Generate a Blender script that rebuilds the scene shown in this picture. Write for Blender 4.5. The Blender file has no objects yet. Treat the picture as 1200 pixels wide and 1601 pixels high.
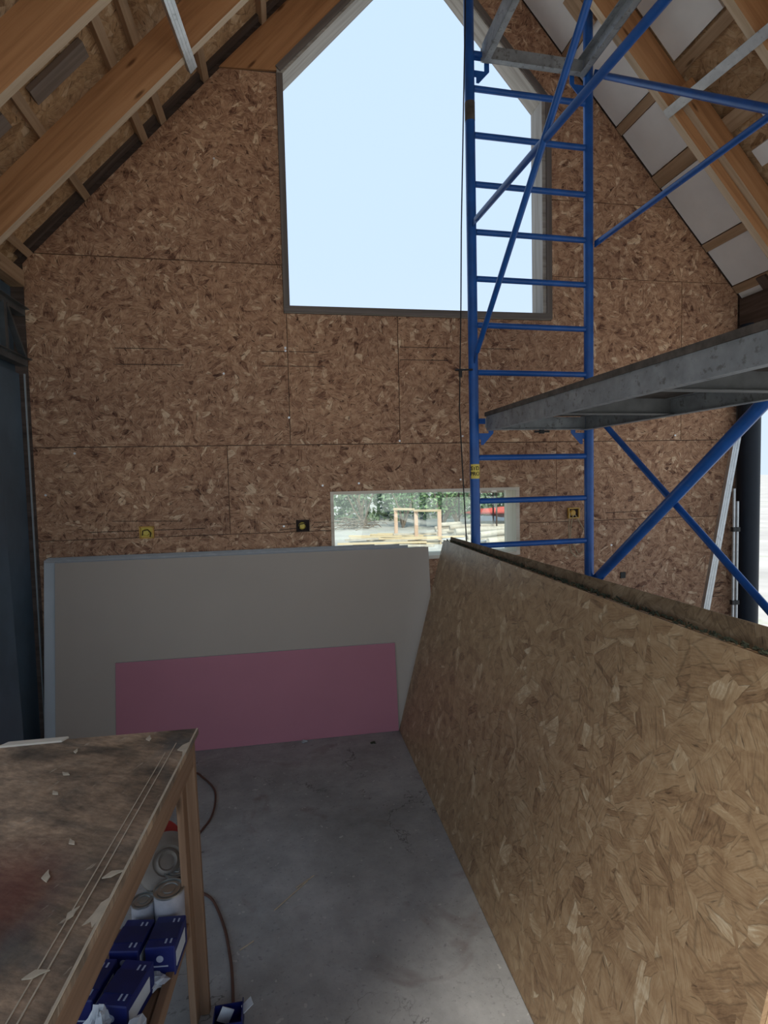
import bpy, math, random
from mathutils import Vector, Matrix
random.seed(7)
S = bpy.context.scene
COL = S.collection
R = math.radians

# ---------------------------------------------------------------- camera
cd = bpy.data.cameras.new('camera'); cam = bpy.data.objects.new('camera', cd); COL.objects.link(cam)
cd.sensor_fit = 'HORIZONTAL'; cd.sensor_width = 36.0; cd.lens = 880.0 / 1200.0 * 36.0
cd.clip_start = 0.02; cd.clip_end = 600
yaw, pitch, roll = R(9.855), R(3.26), R(1.305)
cy, sy, cp, sp, cr, sr = math.cos(yaw), math.sin(yaw), math.cos(pitch), math.sin(pitch), math.cos(roll), math.sin(roll)
Mw = (Matrix(((cy, sy, 0), (-sy, cy, 0), (0, 0, 1))) @ Matrix(((1, 0, 0), (0, cp, sp), (0, -sp, cp)))
      @ Matrix(((1, 0, 0), (0, 0, 1), (0, -1, 0))) @ Matrix(((cr, -sr, 0), (sr, cr, 0), (0, 0, 1))))
Mc = Mw @ Matrix(((1, 0, 0), (0, -1, 0), (0, 0, -1)))
m4 = Mc.to_4x4(); m4.translation = Vector((0, 0, 1.75)); cam.matrix_world = m4
S.camera = cam

# ---------------------------------------------------------------- sky: bright even haze
w = bpy.data.worlds.new('sky'); S.world = w; w.use_nodes = True
nt = w.node_tree; nt.nodes.clear()
wo = nt.nodes.new('ShaderNodeOutputWorld'); bg = nt.nodes.new('ShaderNodeBackground')
tc = nt.nodes.new('ShaderNodeTexCoord'); sx = nt.nodes.new('ShaderNodeSeparateXYZ'); rp = nt.nodes.new('ShaderNodeValToRGB')
nt.links.new(tc.outputs['Generated'], sx.inputs[0]); nt.links.new(sx.outputs['Z'], rp.inputs[0])
rp.color_ramp.elements[0].position = 0.0; rp.color_ramp.elements[0].color = (0.63, 0.75, 0.86, 1)
rp.color_ramp.elements[1].position = 0.7; rp.color_ramp.elements[1].color = (0.54, 0.71, 0.95, 1)
e = rp.color_ramp.elements.new(0.35); e.color = (0.56, 0.72, 0.94, 1)
nt.links.new(rp.outputs[0], bg.inputs['Color']); bg.inputs['Strength'].default_value = 1.18
nt.links.new(bg.outputs[0], wo.inputs[0])

# hazy sun from behind the camera, high over the open end of the building
sl = bpy.data.lights.new('sun', 'SUN'); sl.energy = 5.0; sl.angle = R(8); sl.color = (1.0, .95, .87)
so = bpy.data.objects.new('sun', sl); COL.objects.link(so); so.location = (-2, -10, 12)
so.rotation_euler = Vector((.12, 1.0, -1.15)).to_track_quat('-Z', 'Y').to_euler()

vs = S.view_settings; S.display_settings.display_device = 'sRGB'
vs.view_transform = 'Standard'; vs.look = 'None'; vs.gamma = 1.0; vs.use_curve_mapping = False; vs.exposure = 0.0

# ================================================================ materials
def N(nt, kind, **kw):
    n = nt.nodes.new(kind)
    for k, v in kw.items():
        if k in n.inputs: n.inputs[k].default_value = v
        else: setattr(n, k, v)
    return n
def base(name, rough=0.7, metal=0.0, color=None, spec=None):
    m = bpy.data.materials.new(name); m.use_nodes = True; t = m.node_tree
    b = t.nodes['Principled BSDF']; b.inputs['Roughness'].default_value = rough; b.inputs['Metallic'].default_value = metal
    if color: b.inputs['Base Color'].default_value = (*color, 1)
    if spec is not None: b.inputs['Specular IOR Level'].default_value = spec
    return m, t, b
def ramp(t, fac, stops, interp='LINEAR'):
    r = t.nodes.new('ShaderNodeValToRGB'); r.color_ramp.interpolation = interp
    el = r.color_ramp.elements
    while len(el) > 1: el.remove(el[-1])
    el[0].position = stops[0][0]; el[0].color = (*stops[0][1], 1)
    for p, c in stops[1:]:
        q = el.new(p); q.color = (*c, 1)
    if fac is not None: t.links.new(fac, r.inputs[0])
    return r.outputs[0]
def g3(v): return (v, v, v)
def mixc(t, f, a, b, mode='MIX'):
    x = t.nodes.new('ShaderNodeMix'); x.data_type = 'RGBA'; x.blend_type = mode
    for i, v in ((0, f), (6, a), (7, b)):
        if hasattr(v, 'links') or hasattr(v, 'is_output'): t.links.new(v, x.inputs[i])
        elif i == 0: x.inputs[0].default_value = v
        else: x.inputs[i].default_value = (*v, 1)
    return x.outputs[2]
def math_(t, op, a, b=None):
    x = t.nodes.new('ShaderNodeMath'); x.operation = op
    for i, v in ((0, a), (1, b)):
        if v is None: continue
        if hasattr(v, 'is_output'): t.links.new(v, x.inputs[i])
        else: x.inputs[i].default_value = v
    return x.outputs[0]
def bump(t, b, h, strength=0.2, dist=0.002):
    n = t.nodes.new('ShaderNodeBump'); n.inputs['Strength'].default_value = strength; n.inputs['Distance'].default_value = dist
    t.links.new(h, n.inputs['Height']); t.links.new(n.outputs[0], b.inputs['Normal'])
def uvcoord(t):
    uv = t.nodes.new('ShaderNodeTexCoord'); oi = t.nodes.new('ShaderNodeObjectInfo')
    off = t.nodes.new('ShaderNodeVectorMath'); off.operation = 'MULTIPLY_ADD'
    cb = t.nodes.new('ShaderNodeCombineXYZ'); t.links.new(oi.outputs['Random'], cb.inputs[0]); t.links.new(oi.outputs['Random'], cb.inputs[1])
    t.links.new(cb.outputs[0], off.inputs[0]); off.inputs[1].default_value = (37.0, 91.0, 0)
    t.links.new(uv.outputs['UV'], off.inputs[2])
    return off.outputs[0]
def vscale(t, v, s):
    m = t.nodes.new('ShaderNodeMapping'); m.inputs['Scale'].default_value = s; t.links.new(v, m.inputs[0]); return m.outputs[0]
def noise(t, v, scale, detail=3, rough=0.5, dist=0.0):
    n = t.nodes.new('ShaderNodeTexNoise'); n.inputs['Scale'].default_value = scale; n.inputs['Detail'].default_value = detail
    n.inputs['Roughness'].default_value = rough; n.inputs['Distortion'].default_value = dist
    t.links.new(v, n.inputs['Vector']); return n.outputs['Fac']

def osb(name, stops, patch=9.0, strand=16.0, stretch=0.30, tint=None, contrast=0.5, rough=0.75, dark=0.64, slits=0.7, spec=.25, medamt=.9):
    """oriented strand board: patches of strands, every patch with its own grain direction, two overlapping layers"""
    m, t, b = base(name, rough, spec=spec)
    P = uvcoord(t)
    warp = t.nodes.new('ShaderNodeTexNoise'); warp.inputs['Scale'].default_value = 30; warp.inputs['Detail'].default_value = 2
    t.links.new(P, warp.inputs['Vector'])
    wv = t.nodes.new('ShaderNodeVectorMath'); wv.operation = 'MULTIPLY_ADD'
    t.links.new(warp.outputs['Color'], wv.inputs[0]); wv.inputs[1].default_value = (0.012, 0.012, 0); t.links.new(P, wv.inputs[2])
    layers = []
    for k, (ps, ss, offv) in enumerate(((patch, strand, (0, 0, 0)), (patch * 1.45, strand * 1.25, (3.3, 7.7, 0)))):
        a = t.nodes.new('ShaderNodeVectorMath'); a.operation = 'ADD'; t.links.new(wv.outputs[0], a.inputs[0]); a.inputs[1].default_value = offv
        va = t.nodes.new('ShaderNodeTexVoronoi'); va.voronoi_dimensions = '2D'; va.inputs['Scale'].default_value = ps
        t.links.new(a.outputs[0], va.inputs['Vector'])
        sp_ = t.nodes.new('ShaderNodeSeparateColor'); t.links.new(va.outputs['Color'], sp_.inputs[0])
        ang = math_(t, 'MULTIPLY', sp_.outputs[0], math.pi)
        vr = t.nodes.new('ShaderNodeVectorRotate'); vr.rotation_type = 'Z_AXIS'
        t.links.new(a.outputs[0], vr.inputs['Vector']); t.links.new(ang, vr.inputs['Angle'])
        st = vscale(t, vr.outputs[0], (stretch, 1.0, 1.0))
        vb = t.nodes.new('ShaderNodeTexVoronoi'); vb.voronoi_dimensions = '2D'; vb.inputs['Scale'].default_value = ss * 1.6
        t.links.new(st, vb.inputs['Vector'])
        sb = t.nodes.new('ShaderNodeSeparateColor'); t.links.new(vb.outputs['Color'], sb.inputs[0])
        fi = noise(t, vscale(t, vr.outputs[0], (14, 210, 1)), 1.0, 3, 0.65, 0.4)
        ve = t.nodes.new('ShaderNodeTexVoronoi'); ve.voronoi_dimensions = '2D'; ve.feature = 'DISTANCE_TO_EDGE'; ve.inputs['Scale'].default_value = ss * 1.6
        t.links.new(st, ve.inputs['Vector'])
        sl_ = noise(t, vscale(t, vr.outputs[0], (ss * 1.1, ss * 7, 1)), 1.0, 2, 0.5)
        layers.append((sb, fi, ve.outputs['Distance'], sl_))
    (s1, f1, d1, l1), (s2, f2, d2, l2) = layers
    sel = math_(t, 'GREATER_THAN', s2.outputs[1], 0.56)
    def pick(a, b_):
        x = t.nodes.new('ShaderNodeMix'); x.data_type = 'FLOAT'
        t.links.new(sel, x.inputs[0]); t.links.new(a, x.inputs[2]); t.links.new(b_, x.inputs[3]); return x.outputs[0]
    val, fib, dd, slit = pick(s1.outputs[0], s2.outputs[0]), pick(f1, f2), pick(d1, d2), pick(l1, l2)
    # most strands sit close together in tone, a few are clearly paler or darker
    vv = ramp(t, val, [(0, g3(.22)), (.10, g3(.38)), (.2, g3(.44)), (.80, g3(.56)), (.93, g3(.68)), (1, g3(.86))])
    v2 = math_(t, 'ADD', math_(t, 'MULTIPLY', math_(t, 'SUBTRACT', vv, 0.5), contrast * 2), 0.5)
    v3 = math_(t, 'ADD', v2, math_(t, 'MULTIPLY', math_(t, 'SUBTRACT', fib, 0.5), 0.75))
    med = noise(t, vscale(t, wv.outputs[0], (.7, 1, 1)), 26, 4, 0.62, .6)
    v3 = math_(t, 'ADD', v3, math_(t, 'MULTIPLY', math_(t, 'SUBTRACT', med, 0.5), medamt))
    col = ramp(t, v3, stops)
    # broad tone drift, dark slits between strands, small voids
    drift = noise(t, P, 1.1, 3)
    col = mixc(t, 0.6, col, ramp(t, drift, [(0.3, (0.74, 0.72, 0.74)), (0.7, (1.15, 1.13, 1.08))]), 'MULTIPLY')
    vm = ramp(t, slit, [(dark, g3(0)), (dark + 0.07, g3(1))])
    col = mixc(t, math_(t, 'MULTIPLY', vm, slits), col, tuple(c_ * .35 for c_ in stops[0][1]))
    lm = ramp(t, slit, [(1 - dark - 0.06, g3(1)), (1 - dark, g3(0))])
    col = mixc(t, math_(t, 'MULTIPLY', lm, slits * .45), col, stops[-1][1])
    edge = ramp(t, dd, [(0.0, g3(0.55)), (0.05, g3(1))])
    col = mixc(t, 0.7, col, edge, 'MULTIPLY')
    if tint: col = mixc(t, 1.0, col, tint, 'MULTIPLY')
    t.links.new(col, b.inputs['Base Color'])
    bump(t, b, math_(t, 'ADD', v3, math_(t, 'MULTIPLY', vm, -0.6)), 0.35, 0.0015)
    return m

def timber(name, a, bcol, c, rough=0.7, knots=True, grain=28):
    m, t, b = base(name, rough, spec=0.25); P = uvcoord(t)
    g = noise(t, vscale(t, P, (1.2, grain, 1)), 1.0, 5, 0.6, 0.6)
    big = noise(t, vscale(t, P, (1.0, 5, 1)), 1.0, 2)
    col = ramp(t, math_(t, 'ADD', math_(t, 'MULTIPLY', g, 0.65), math_(t, 'MULTIPLY', big, 0.35)), [(0.32, a), (0.5, bcol), (0.7, c)])
    if knots:
        v = t.nodes.new('ShaderNodeTexVoronoi'); v.voronoi_dimensions = '2D'; v.inputs['Scale'].default_value = 1.0
        t.links.new(vscale(t, P, (1.1, 4.5, 1)), v.inputs['Vector'])
        kn = ramp(t, v.outputs['Distance'], [(0.02, g3(1)), (0.055, g3(0))])
        col = mixc(t, math_(t, 'MULTIPLY', kn, 0.8), col, (a[0] * .3, a[1] * .25, a[2] * .2))
    t.links.new(col, b.inputs['Base Color']); bump(t, b, g, 0.15, 0.001)
    return m

def plain(name, color, rough=0.6, metal=0.0, var=0.12, scale=8.0, dirt=None, dirt_at=0.62, spec=None, bumpy=0.05):
    m, t, b = base(name, rough, metal, spec=spec)
    tcn = t.nodes.new('ShaderNodeTexCoord')
    n = noise(t, tcn.outputs['Object'], scale, 4, 0.6)
    lo = tuple(c * (1 - var) for c in color); hi = tuple(min(1, c * (1 + var)) for c in color)
    col = ramp(t, n, [(0.3, lo), (0.7, hi)])
    if dirt:
        n2 = noise(t, tcn.outputs['Object'], scale * 2.7, 5, 0.65)
        col = mixc(t, ramp(t, n2, [(dirt_at, g3(0)), (dirt_at + 0.08, g3(0.8))]), col, dirt)
    t.links.new(col, b.inputs['Base Color'])
    if bumpy: bump(t, b, n, bumpy, 0.002)
    return m

M = {}
M['osb_wall'] = osb('osb_wall', [(0.0, (.10, .045, .028)), (.22, (.27, .140, .085)), (.5, (.435, .248, .150)), (.75, (.55, .345, .215)), (1.0, (.74, .55, .37))], patch=10, strand=17, contrast=.62, dark=.61, slits=.85, medamt=1.25)
M['osb_stack'] = osb('osb_stack', [(0.0, (.12, .066, .034)), (.25, (.26, .157, .082)), (.5, (.365, .236, .125)), (.75, (.45, .315, .18)), (1.0, (.64, .52, .35))], patch=8, strand=11, contrast=.46, dark=.66, rough=.42, slits=.6, spec=.5)
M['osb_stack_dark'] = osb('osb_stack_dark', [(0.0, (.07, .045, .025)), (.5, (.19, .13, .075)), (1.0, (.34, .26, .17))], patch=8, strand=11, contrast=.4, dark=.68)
M['osb_deck'] = osb('osb_deck', [(0.0, (.22, .12, .06)), (.5, (.54, .34, .18)), (1.0, (.76, .58, .38))], patch=7, strand=10, contrast=.5)
M['rafter'] = timber('rafter_timber', (.31, .145, .062), (.47, .235, .105), (.56, .31, .155))
M['batten'] = timber('batten_timber', (.28, .18, .10), (.42, .28, .17), (.54, .39, .26))
M['bench_wood'] = timber('bench_timber', (.13, .075, .045), (.235, .14, .085), (.31, .21, .14))
M['pale_wood'] = timber('pale_wood', (.60, .50, .38), (.74, .65, .52), (.82, .75, .64), knots=False)
M['grey_wood'] = timber('weathered_wood', (.22, .19, .16), (.38, .345, .30), (.52, .48, .43), knots=False)
M['pack'] = timber('grey_brown_board', (.17, .13, .10), (.24, .19, .155), (.30, .25, .21), knots=False)
M['sawn'] = timber('pale_underside', (.42, .30, .19), (.58, .44, .30), (.66, .54, .40), knots=False)  # paler tone for the rafter undersides
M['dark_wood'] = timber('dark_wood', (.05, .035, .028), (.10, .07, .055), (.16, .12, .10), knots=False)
M['foam'] = plain('foam_white', (.84, .83, .81), .85, var=.06, scale=2.5, dirt=(.42, .36, .30), dirt_at=.72)
M['gyps'] = plain('gypsum_paper', (.46, .395, .33), .8, var=.04, scale=1.2)
M['gyps_edge'] = plain('gypsum_edge', (.52, .56, .58), .8, var=.05, scale=3)
M['gyps_side'] = plain('gypsum_core_edge', (.42, .43, .43), .85, var=.1, scale=20)
M['pink'] = plain('pink_board_paper', (.50, .20, .25), .75, var=.05, scale=1.5)
M['blue'] = plain('blue_paint', (.010, .088, .34), .38, var=.18, scale=9, dirt=(.10, .16, .26), dirt_at=.66, spec=.5)
M['galv'] = plain('galvanised_steel', (.50, .52, .53), .42, .75, var=.14, scale=14, dirt=(.30, .31, .31), dirt_at=.6)
M['plat_steel'] = plain('platform_steel', (.30, .32, .335), .6, .35, var=.22, scale=11, dirt=(.16, .16, .155), dirt_at=.56)
M['plat_dark'] = plain('platform_underside', (.13, .125, .12), .75, .1, var=.25, scale=6)
M['plat_rib'] = plain('platform_rib', (.20, .205, .205), .65, .2, var=.2, scale=8)
M['ply_edge'] = plain('old_plywood', (.085, .070, .058), .85, var=.4, scale=18)
M['steel_blue'] = plain('blue_grey_sheet', (.10, .155, .21), .5, .25, var=.3, scale=1.6)
M['steel_light'] = plain('sheet_edge', (.34, .38, .40), .5, .3, var=.1)
M['stud_dark'] = plain('dark_steel_profile', (.11, .12, .125), .5, .4, var=.3, scale=6)
M['column'] = plain('dark_blue_coating', (.010, .015, .024), .5, 0, var=.3, scale=3, spec=.25)
M['black'] = plain('black_rubber', (.012, .012, .013), .6, var=.1, bumpy=0)
M['cord'] = plain('brown_cord', (.10, .045, .030), .6, var=.1, bumpy=0)
M['wire'] = plain('bare_wire', (.42, .33, .20), .6, var=.1, bumpy=0)
M['yellow'] = plain('yellow_label', (.72, .56, .10), .55, var=.08, scale=20)
M['orange'] = plain('orange_box', (.62, .36, .07), .6, var=.1, scale=20)
M['mark'] = plain('ink_mark', (.035, .022, .018), .9, var=.1, bumpy=0)
M['screw'] = plain('screw_head', (.8, .8, .8), .3, .4, var=.1, bumpy=0)
M['carton'] = plain('blue_carton', (.008, .014, .115), .5, var=.25, scale=16)
M['carton_dark'] = plain('dark_blue_flap', (.005, .009, .07), .5, var=.25, scale=16)
M['print'] = plain('pale_print', (.38, .42, .55), .6, var=.15, scale=30, bumpy=0)
M['white_plastic'] = plain('white_film', (.55, .58, .62), .35, var=.1, scale=10, spec=.5)
M['tin'] = plain('tin_lid', (.45, .46, .44), .3, .85, var=.1, scale=20)
M['tin_body'] = plain('can_label', (.40, .40, .44), .5, .2, var=.15, scale=20)
M['red'] = plain('red_plastic', (.34, .028, .024), .5, var=.15, scale=10)
M['reel'] = plain('grey_reel', (.24, .21, .18), .5, .2, var=.12, scale=14)
M['chip'] = plain('wood_shaving', (.56, .46, .33), .8, var=.15, scale=30)
M['bark'] = plain('bark', (.22, .17, .13), .9, var=.3, scale=6)
M['log'] = plain('peeled_log', (.55, .49, .40), .85, var=.2, scale=5)
M['lumber'] = timber('fresh_lumber', (.55, .42, .26), (.68, .54, .34), (.78, .66, .46), knots=False)
M['stake'] = timber('pink_lumber', (.60, .40, .28), (.72, .50, .36), (.80, .62, .48), knots=False)
M['red_tarp'] = plain('red_tarpaulin', (.62, .10, .07), .6, var=.15, scale=3)
M['white_tarp'] = plain('white_tarpaulin', (.78, .79, .82), .6, var=.08, scale=3)
M['ground'] = plain('dry_soil', (.50, .47, .42), .95, var=.18, scale=.6, dirt=(.42, .44, .32), dirt_at=.58)
for i, c in enumerate([(.13, .23, .10), (.20, .30, .13), (.17, .24, .14)]):
    m, t, b = base('foliage_%s' % 'abc'[i], .7, color=c); M['leaf%d' % i] = m
    tcn = t.nodes.new('ShaderNodeTexCoord'); n = noise(t, tcn.outputs['Object'], 2.0, 3)
    t.links.new(ramp(t, n, [(.3, tuple(q * .7 for q in c)), (.7, tuple(q * 1.35 for q in c))]), b.inputs['Base Color'])

def concrete():
    m, t, b = base('concrete_slab', .82, spec=.25)
    tcn = t.nodes.new('ShaderNodeTexCoord'); P = tcn.outputs['Object']
    n1 = noise(t, P, 1.6, 6, .62, .4); n2 = noise(t, P, 9, 6, .7); n3 = noise(t, P, 55, 3, .6)
    col = ramp(t, n1, [(.28, (.25, .247, .238)), (.45, (.33, .327, .315)), (.58, (.385, .382, .37)), (.74, (.47, .465, .45))])
    col = mixc(t, .6, col, ramp(t, n2, [(.3, g3(.72)), (.7, g3(1.18))]), 'MULTIPLY')
    n4 = noise(t, vscale(t, P, (1, 1, 1)), 3.1, 4, .5, 1.2)
    col = mixc(t, ramp(t, n4, [(.60, g3(0)), (.72, g3(.45))]), col, (.17, .115, .10))
    spk = ramp(t, noise(t, P, 42, 1, .4), [(.74, g3(0)), (.77, g3(.7))])
    col = mixc(t, spk, col, (.52, .50, .47))
    col = mixc(t, ramp(t, n3, [(.3, g3(.35)), (.4, g3(0))]), col, (.10, .10, .10))
    ck = noise(t, P, 1.15, 7, .6, .3); ab = math_(t, 'ABSOLUTE', math_(t, 'SUBTRACT', ck, .5))
    cm_ = math_(t, 'MULTIPLY', ramp(t, ab, [(.0008, g3(1)), (.0026, g3(0))]), ramp(t, noise(t, P, 2.3, 2), [(.5, g3(0)), (.58, g3(.8))]))
    col = mixc(t, cm_, col, (.07, .065, .06))
    t.links.new(col, b.inputs['Base Color']); bump(t, b, math_(t, 'ADD', n2, math_(t, 'MULTIPLY', n3, .5)), .3, .004)
    return m
M['concrete'] = concrete()
def bench_top_mat():
    m, t, b = base('stained_bench_top', .62, spec=.35)
    tcn = t.nodes.new('ShaderNodeTexCoord'); P = tcn.outputs['Object']
    rot = t.nodes.new('ShaderNodeMapping'); rot.inputs['Rotation'].default_value = (0, 0, R(28)); t.links.new(P, rot.inputs[0])
    Q = rot.outputs[0]
    n1 = noise(t, vscale(t, Q, (3, 7, 1)), 1.0, 6, .65, .5); n2 = noise(t, vscale(t, Q, (30, 75, 1)), 1.0, 4, .7)
    col = ramp(t, n1, [(.26, (.10, .082, .068)), (.40, (.24, .175, .12)), (.48, (.37, .255, .165)), (.58, (.52, .35, .22)), (.72, (.66, .53, .38))])
    col = mixc(t, .75, col, ramp(t, n2, [(.3, g3(.5)), (.7, g3(1.35))]), 'MULTIPLY')
    col = mixc(t, .8, col, ramp(t, noise(t, P, 3.4, 4, .6, .5), [(.38, g3(.42)), (.6, g3(1.1))]), 'MULTIPLY')
    n4 = noise(t, P, 2.6, 3, .5, .8)
    col = mixc(t, ramp(t, n4, [(.30, g3(.75)), (.42, g3(0))]), col, (.12, .125, .115))
    pp = t.nodes.new('ShaderNodeVectorMath'); pp.operation = 'DISTANCE'; t.links.new(vscale(t, P, (1, .8, 1)), pp.inputs[0]); pp.inputs[1].default_value = (.06, .06, 0)
    rd = math_(t, 'SUBTRACT', math_(t, 'ADD', pp.outputs['Value'], math_(t, 'MULTIPLY', n2, .05)), math_(t, 'MULTIPLY', n1, .12))
    col = mixc(t, ramp(t, rd, [(.03, g3(.6)), (.14, g3(0))]), col, (.16, .03, .022))
    n5 = noise(t, vscale(t, Q, (60, 14, 1)), 1.0, 3, .6)
    col = mixc(t, ramp(t, n5, [(.66, g3(0)), (.73, g3(.75))]), col, (.55, .45, .33))
    t.links.new(col, b.inputs['Base Color']); bump(t, b, math_(t, 'ADD', n2, n5), .4, .002)
    return m
M['bench_top'] = bench_top_mat()
def glass():
    m = bpy.data.materials.new('window_glass'); m.use_nodes = True; t = m.node_tree; t.nodes.clear()
    o = t.nodes.new('ShaderNodeOutputMaterial'); mx = t.nodes.new('ShaderNodeMixShader')
    tr = t.nodes.new('ShaderNodeBsdfTransparent'); tr.inputs[0].default_value = (.93, .97, .95, 1)
    gl = t.nodes.new('ShaderNodeBsdfGlossy'); gl.inputs['Roughness'].default_value = .03; gl.inputs[0].default_value = (.9, 1, .97, 1)
    mx.inputs[0].default_value = .10
    t.links.new(tr.outputs[0], mx.inputs[1]); t.links.new(gl.outputs[0], mx.inputs[2]); t.links.new(mx.outputs[0], o.inputs[0])
    return m
M['glass'] = glass()

# ================================================================ mesh tools
class MB:
    def __init__(s): s.v = []; s.f = []; s.uv = []; s.mi = []; s.k = 0
    def face(s, pts, uvs):
        i = len(s.v); s.v += [Vector(p) for p in pts]; s.f.append(list(range(i, i + len(pts)))); s.uv.append(list(uvs)); s.mi.append(s.k)
    def box(s, c, d, rot=None):
        """box centre c, size d, optional 3x3 rotation; the grain (U) runs along the longest side"""
        c = Vector(c); h = [x / 2 for x in d]; L = max(range(3), key=lambda i: d[i])
        for ax in range(3):
            a, b = [i for i in range(3) if i != ax]
            u, v = (a, b) if d[a] >= d[b] else (b, a)
            if L in (a, b): u = L; v = b if L == a else a
            for sg in (-1, 1):
                q = []
                for sa, sb in ((-1, -1), (1, -1), (1, 1), (-1, 1)):
                    p = [0, 0, 0]; p[ax] = sg * h[ax]; p[a] = sa * h[a]; p[b] = sb * h[b]; q.append(p)
                par = 1 if ax != 1 else -1
                if sg * par < 0: q.reverse()
                s.face([(rot @ Vector(p) if rot else Vector(p)) + c for p in q], [(p[u] + ax * .37 + sg * .11, p[v] + ax * .21) for p in q])
        return s
    def bar(s, p0, p1, wd, th, up=(0, 0, 1)):
        p0, p1 = Vector(p0), Vector(p1); x = (p1 - p0).normalized(); u = Vector(up)
        z = (u - x * u.dot(x)).normalized(); y = z.cross(x)
        return s.box((p0 + p1) / 2, ((p1 - p0).length, wd, th), Matrix((x, y, z)).transposed())
    def prism(s, poly, org, ux, uy, dep):
        """polygon (u,v) in the plane org+u*ux+v*uy pushed along vector dep"""
        org, ux, uy, dep = Vector(org), Vector(ux), Vector(uy), Vector(dep)
        ar = sum(poly[i][0] * poly[(i + 1) % len(poly)][1] - poly[(i + 1) % len(poly)][0] * poly[i][1] for i in range(len(poly)))
        P = list(poly) if ar > 0 else list(reversed(poly))
        if ux.cross(uy).dot(dep) > 0: P.reverse()
        A = [org + ux * u + uy * v for u, v in P]; B = [p + dep for p in A]
        s.face(A, P); s.face(list(reversed(B)), list(reversed(P)))
        n = len(P); l = dep.length; run = 0
        for i in range(n):
            j = (i + 1) % n; d = (A[j] - A[i]).length
            s.face([A[j], A[i], B[i], B[j]], [(run + d, 0), (run, 0), (run, l), (run + d, l)]); run += d
        return s
    def ring(s, c, x, y, r, n): return [c + (x * math.cos(2 * math.pi * i / n) + y * math.sin(2 * math.pi * i / n)) * r for i in range(n)]
    def tube(s, pts, r, n=10, caps=True):
        pts = [Vector(p) for p in pts]; rr = r if isinstance(r, (list, tuple)) else [r] * len(pts)
        rings = []; x = None; run = [0]
        for i, p in enumerate(pts):
            t = (pts[min(i + 1, len(pts) - 1)] - pts[max(i - 1, 0)]).normalized()
            if x is None:
                a = Vector((0, 0, 1)) if abs(t.z) < .9 else Vector((1, 0, 0)); x = (a - t * a.dot(t)).normalized()
            else: x = (x - t * x.dot(t)).normalized()
            rings.append(s.ring(p, x, t.cross(x), rr[i], n))
            if i: run.append(run[-1] + (p - pts[i - 1]).length)
        for i in range(len(pts) - 1):
            for k in range(n):
                l = (k + 1) % n; a = k / n * .2; b_ = (k + 1) / n * .2
                s.face([rings[i][k], rings[i][l], rings[i + 1][l], rings[i + 1][k]], [(run[i], a), (run[i], b_), (run[i + 1], b_), (run[i + 1], a)])
        if caps:
            s.face(list(reversed(rings[0])), [(0, 0)] * n); s.face(rings[-1], [(0, 0)] * n)
        return s
    def lathe(s, prof, c, n=24, rot=None):
        """profile of (r,z) turned round z at c"""
        c = Vector(c); rings = []
        for r, z in prof:
            rings.append([(rot @ Vector((r * math.cos(2 * math.pi * i / n), r * math.sin(2 * math.pi * i / n), z)) if rot else
                           Vector((r * math.cos(2 * math.pi * i / n), r * math.sin(2 * math.pi * i / n), z))) + c for i in range(n)])
        for i in range(len(prof) - 1):
            for k in range(n):
                l = (k + 1) % n
                s.face([rings[i][k], rings[i][l], rings[i + 1][l], rings[i + 1][k]], [(k / n, prof[i][1]), (l / n, prof[i][1]), (l / n, prof[i + 1][1]), (k / n, prof[i + 1][1])])
        return s
    def build(s, name, mat, parent=None, bevel=0.0, smooth=False, weld=True):
        me = bpy.data.meshes.new(name)
        lo = Vector((min(v.x for v in s.v), min(v.y for v in s.v), min(v.z for v in s.v)))
        hi = Vector((max(v.x for v in s.v), max(v.y for v in s.v), max(v.z for v in s.v)))
        base_ = Vector(((lo.x + hi.x) / 2, (lo.y + hi.y) / 2, lo.z))
        me.from_pydata([v - base_ for v in s.v], [], s.f)
        ul = me.uv_layers.new(name='UVMap'); k = 0
        for uvs in s.uv:
            for q in uvs: ul.data[k].uv = q; k += 1
        mats = mat if isinstance(mat, (list, tuple)) else [mat]
        for m in mats: me.materials.append(M[m])
        for p, mi in zip(me.polygons, s.mi):
            p.material_index = mi
        import bmesh as bmm
        b = bmm.new(); b.from_mesh(me)
        if weld: bmm.ops.remove_doubles(b, verts=b.verts, dist=1e-5)
        if bevel: bmm.ops.bevel(b, geom=[e for e in b.edges if len(e.link_faces) == 2 and e.calc_face_angle(0) > .6], offset=bevel, segments=1, affect='EDGES', clamp_overlap=True)
        b.to_mesh(me); b.free()
        if smooth:
            for p in me.polygons: p.use_smooth = True
            try: me.set_sharp_from_angle(angle=R(38))
            except Exception: pass
        o = bpy.data.objects.new(name, me); COL.objects.link(o)
        pw = Vector((0, 0, 0)); q = parent
        while q is not None: pw += q.location; q = q.parent
        o.parent = parent; o.location = base_ - pw
        return o
def thing(name, loc, label, cat, group=None):
    o = bpy.data.objects.new(name, None); COL.objects.link(o); o.location = loc; o.empty_display_size = .1
    return tag(o, label, cat, group)
def tag(o, label, cat, group=None):
    o['label'] = label; o['category'] = cat
    if group: o['group'] = group
    return o
def struct(o, label=None):
    o['kind'] = 'structure'
    if label: o['label'] = label
    return o
def rotz(a): return Matrix.Rotation(a, 3, 'Z')

# ================================================================ the setting
struct(MB().box((1.0, .0, -.1), (6.2, 8.6, .2)).build('floor', 'concrete'), 'grey rough concrete floor slab')
GZ = -.25
gm = MB(); gm.box((20, 60, GZ - .05), (500, 500, .1)); struct(gm.build('ground', 'ground'), 'pale dry ground outside the building')

def zl(x): return 3.225 + 1.045 * (x + 1.569)
def zr(x): return 3.499 + 1.125 * (3.293 - x)
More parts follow.
